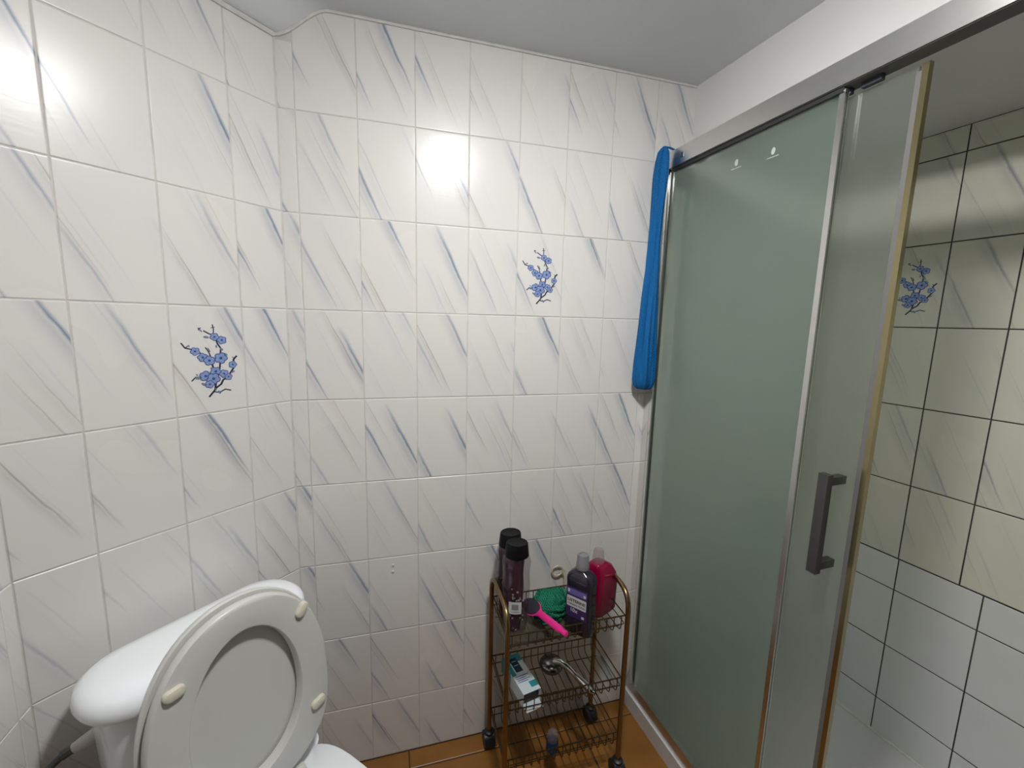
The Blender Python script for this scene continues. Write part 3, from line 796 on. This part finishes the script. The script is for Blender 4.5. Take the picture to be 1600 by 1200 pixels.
def lpatch(x0, x1, z0, z1, mat, name, d, par, r=0.003):
    bm = BM()
    pts = rrect((x1 - x0) / 2, (z1 - z0) / 2, r, 3, (x0 + x1) / 2, (z0 + z1) / 2)
    f = bm.faces.new([bm.verts.new((x, yl - d, z)) for x, z in pts]); f.normal_update()
    if f.normal.y > 0: f.normal_flip()
    me = bpy.data.meshes.new(name); bm.to_mesh(me); bm.free(); me.materials.append(mat)
    return inst(name, me, par, (0, 0, 0))
lpatch(-0.032, 0.032, 0.128, 0.146, LILAC, 'label_band', 0.0003, lab)
lpatch(-0.032, 0.032, 0.088, 0.122, LABELW, 'label_panel', 0.0003, lab)
def ltext(s, size, x, z, mat, par, bold=0.0003, d=0.0006):
    me = text_mesh(s, size, bold); me.materials.append(mat)
    o = inst('lettering', me, par, (x, yl - d, z), (R_(90), 0, 0)); return o
ltext('LISTERINE', 0.0130, 0, 0.109, INK, lab, 0.0004)
ltext('CUIDADO TOTAL', 0.0072, 0, 0.0965, INK, lab, 0.0002)
ltext('10x', 0.017, -0.008, 0.078, LABELW, lab, 0.0004)
lpatch(0.018, 0.027, 0.061, 0.069, LABELW, 'label_mark', 0.0003, lab, 0.002)
lpatch(0.022, 0.030, 0.131, 0.139, LABELW, 'label_mark', 0.0006, lab, 0.002)
lpatch(-0.030, -0.023, 0.133, 0.144, LABELW, 'label_mark', 0.0006, lab, 0.002)

# red soap bottle
rs = thing('soap_bottle', 'crimson liquid soap bottle with clear top behind the mouthwash', 'bottle', (0.872, -0.135, Z3), R_(24))
bm = BM()
def oct_ring(hx, hy, ch, cx, z): return [(x, y, z) for x, y in rrect(hx, hy, ch, 3, cx, 0)]
loft(bm, [oct_ring(0.040, 0.028, 0.016, 0.004, 0.0), oct_ring(0.049, 0.034, 0.018, 0.004, 0.012), oct_ring(0.050, 0.035, 0.018, 0.004, 0.10), oct_ring(0.047, 0.034, 0.018, 0.001, 0.135), oct_ring(0.036, 0.028, 0.016, -0.008, 0.165), oct_ring(0.026, 0.022, 0.014, -0.016, 0.176), oct_ring(0.020, 0.018, 0.012, -0.018, 0.180)])
obj('bottle_body', bm, CRIMSON, rs, True)
bm = BM(); lathe(bm, [(0.019, 0.178), (0.0195, 0.182), (0.018, 0.200), (0.0165, 0.203), (0.0165, 0.214), (0.013, 0.222), (0.006, 0.225)], 20, -0.018, 0); obj('cap', bm, CLEARCAP, rs, True)

# carton in the middle basket
cb = thing('carton', 'small teal and white open carton lying in the middle basket', 'box', (0.607, -0.140, Z2), R_(11))
bm = BM(); W_, H_, D_ = 0.030, 0.046, 0.076
box(bm, -W_, W_, -D_, D_, 0.0, H_)
bmesh.ops.delete(bm, geom=[f for f in bm.faces if f.normal.y < -0.9 or abs(f.calc_center_median().y + D_) < 1e-5], context='FACES_ONLY')
o = obj('carton_body', bm, CARTON, cb); sm = o.modifiers.new('board', 'SOLIDIFY'); sm.thickness = 0.0012
bm = BM(); box(bm, -W_ + 0.002, W_ - 0.002, -D_ + 0.012, -D_ + 0.013, 0.002, H_ - 0.002); obj('carton_inside_shade', bm, RUBBER_SHADE, cb)  # black plate standing in for the shade inside the open carton
bm = BM(); box(bm, -W_ + 0.002, W_ - 0.002, -D_ - 0.020, -D_, 0.001, 0.0022); obj('flap', bm, LABELW, cb)
def tpatch(x0, x1, y0, y1, mat, name, d):
    bm = BM(); box(bm, x0, x1, y0, y1, H_ + 0.0004, H_ + 0.0006 + d); return obj(name, bm, mat, cb)
tpatch(-W_, W_, 0.045, D_, TEAL, 'teal_band', 0.0)
tpatch(-W_, -0.016, -0.005, 0.045, TEAL, 'teal_band', 0.0)
tpatch(0.006, W_, -0.062, -0.040, TEAL, 'teal_band', 0.0)
pl = tpatch(-0.012, 0.012, 0.005, 0.062, NAVY, 'dark_panel', 0.0003)
for y in (0.030, 0.047): tpatch(-0.008, 0.008, y, y + 0.002, LABELW, 'print_line', 0.0006)
for i, y in enumerate((-0.012, -0.020, -0.027, -0.034)): tpatch(-0.024, 0.018 - 0.008 * (i % 2), y, y + 0.0022, LILAC, 'print_line', 0.0003)
bm = BM(); box(bm, -W_ - 0.0006, -W_ - 0.0003, 0.01, D_, 0.0, H_); obj('teal_side', bm, TEAL, cb)

# hand shower head
sh = thing('hand_shower', 'chrome hand shower lying in the middle basket', 'shower head', (0.735, -0.115, Z2))
bm = BM()
hpts = [(0.000, 0.0, 0.036), (0.014, -0.018, 0.046), (0.030, -0.045, 0.044), (0.050, -0.080, 0.034), (0.064, -0.108, 0.028), (0.070, -0.120, 0.026), (0.072, -0.124, 0.025)]
tube(bm, hpts, 0.008, 14, taper=[0.014, 0.0105, 0.0095, 0.0105, 0.0115, 0.0095, 0.007]); obj('handle', bm, CHROME, sh, True)
bm = BM(); lathe(bm, [(0.036, 0.012), (0.040, 0.015), (0.040, 0.020), (0.036, 0.027), (0.022, 0.033), (0.004, 0.036)], 28, -0.008, 0.014); obj('head', bm, DCHROME, sh, True)
bm = BM(); lathe(bm, [(0.031, 0.004), (0.034, 0.005), (0.034, 0.0125), (0.030, 0.013)], 28, -0.008, 0.014); obj('spray_face', bm, DGREY, sh, True)
bm = BM(); tube(bm, [hpts[-1], (0.078, -0.128, 0.0225)], 0.0058, 10); obj('threaded_end', bm, CHROME, sh, True)

# small blue jar in the lowest basket
bj = thing('small_bottle', 'small navy blue bottle with clear lid in the lowest basket', 'bottle', (0.700, -0.200, Z1))
bm = BM(); lathe(bm, [(0.016, 0), (0.019, 0.003), (0.019, 0.036), (0.017, 0.040)], 20); obj('bottle_body', bm, NAVY, bj, True)
bm = BM(); lathe(bm, [(0.0175, 0.040), (0.0182, 0.042), (0.0165, 0.062), (0.013, 0.067), (0.004, 0.068)], 20); obj('lid', bm, CLEARCAP, bj, True)

# pale hook on the wall behind the cart
hk = thing('wall_hook', 'pale yellow plastic ring hook on the tiles behind the trolley', 'hook', (0.795, -0.003, 0.575))
bm = BM(); tube(bm, [(0.020 * math.cos(2 * math.pi * i / 20) - 0.022, -0.006, 0.018 * math.sin(2 * math.pi * i / 20) + 0.012) for i in range(20)], 0.0028, 7, True); obj('ring', bm, YELLOWISH, hk, True)
bm = BM(); tube(bm, arcpts([(0.0, -0.002, 0.004), (0.008, -0.008, -0.012), (0.004, -0.012, -0.040), (0.014, -0.016, -0.052)], 0.01, 4), 0.0048, 7); obj('hook_arm', bm, YELLOWISH, hk, True)
bm = BM(); lathe(bm, [(0.012, 0.0), (0.012, 0.003), (0.006, 0.005)], 16)
bmesh.ops.rotate(bm, verts=bm.verts[:], matrix=Matrix.Rotation(R_(90), 3, 'X')); obj('base_plate', bm, YELLOWISH, hk, True)

# two screw plugs in the back wall
for i, z in enumerate((0.680, 0.659)):
    bm = BM(); lathe(bm, [(0.0042, -0.002), (0.0042, 0.0012), (0.003, 0.0026), (0.0008, 0.0028)], 12)
    bmesh.ops.rotate(bm, verts=bm.verts[:], matrix=Matrix.Rotation(R_(90), 3, 'X'))
    o = obj('screw_plug', bm, WHITEPL, None, True); o.location = (0.2228, 0, z)
    tag(o, ('upper' if i == 0 else 'lower') + ' of two small white plugs in the wall tiles', 'plug', 'wall plugs')

# ------------------------------------------------------------------ blue mesh net hanging from the rail corner
bm = BM()
secs = [  # z, xl, xr, depth
    (1.984, 1.040, 1.058, 0.010), (1.975, 1.031, 1.064, 0.017), (1.950, 1.025, 1.067, 0.021), (1.905, 1.021, 1.069, 0.023), (1.850, 1.022, 1.067, 0.022), (1.780, 1.022, 1.062, 0.020),
    (1.700, 1.020, 1.060, 0.019), (1.620, 1.018, 1.061, 0.021), (1.540, 1.011, 1.062, 0.023), (1.460, 1.006, 1.064, 0.025), (1.390, 1.002, 1.067, 0.027), (1.320, 1.000, 1.070, 0.029),
    (1.265, 1.001, 1.072, 0.028), (1.240, 1.006, 1.070, 0.024), (1.230, 1.018, 1.062, 0.014)]
def interp(z):
    for a, b in zip(secs[:-1], secs[1:]):
        if b[0] <= z <= a[0]:
            t = (a[0] - z) / (a[0] - b[0]); t2 = t
            return [a[i] + (b[i] - a[i]) * t2 for i in range(4)]
    return secs[-1]
rings = []
NZ = 64
for j in range(NZ + 1):
    z = secs[0][0] + (secs[-1][0] - secs[0][0]) * j / NZ
    _, xl, xr_, dp = interp(z)
    cx, hw = (xl + xr_) / 2, (xr_ - xl) / 2
    tw = 2.2 * (1.98 - z)
    ring = []
    for i in range(72):
        a = 2 * math.pi * i / 72
        k = 1 + 0.13 * math.sin(4 * a + tw * 2) + 0.10 * math.sin(7 * a - tw * 3 + 1) + 0.06 * math.sin(12 * a + tw * 4)
        ring.append((cx + hw * k * math.cos(a) * 0.90, -0.048 + dp * k * math.sin(a), z))
    rings.append(ring)
loft(bm, rings)
net = thing('mesh_net', 'long blue mesh net hanging at the left end of the shower rail', 'net', (1.045, -0.048, 1.23))
o = obj('net_body', bm, BLUENET, net, True); o.location = (-1.045, 0.048, -1.23)
bm = BM(); tube(bm, arcpts([(1.046, -0.048, 1.972), (1.05, -0.040, 1.992), (1.075, -0.045, 1.990), (1.092, -0.05, 1.982)], 0.01, 4), 0.003, 6)
o = obj('hanging_loop', bm, BLUENET, net, True); o.location = (-1.045, 0.048, -1.23)
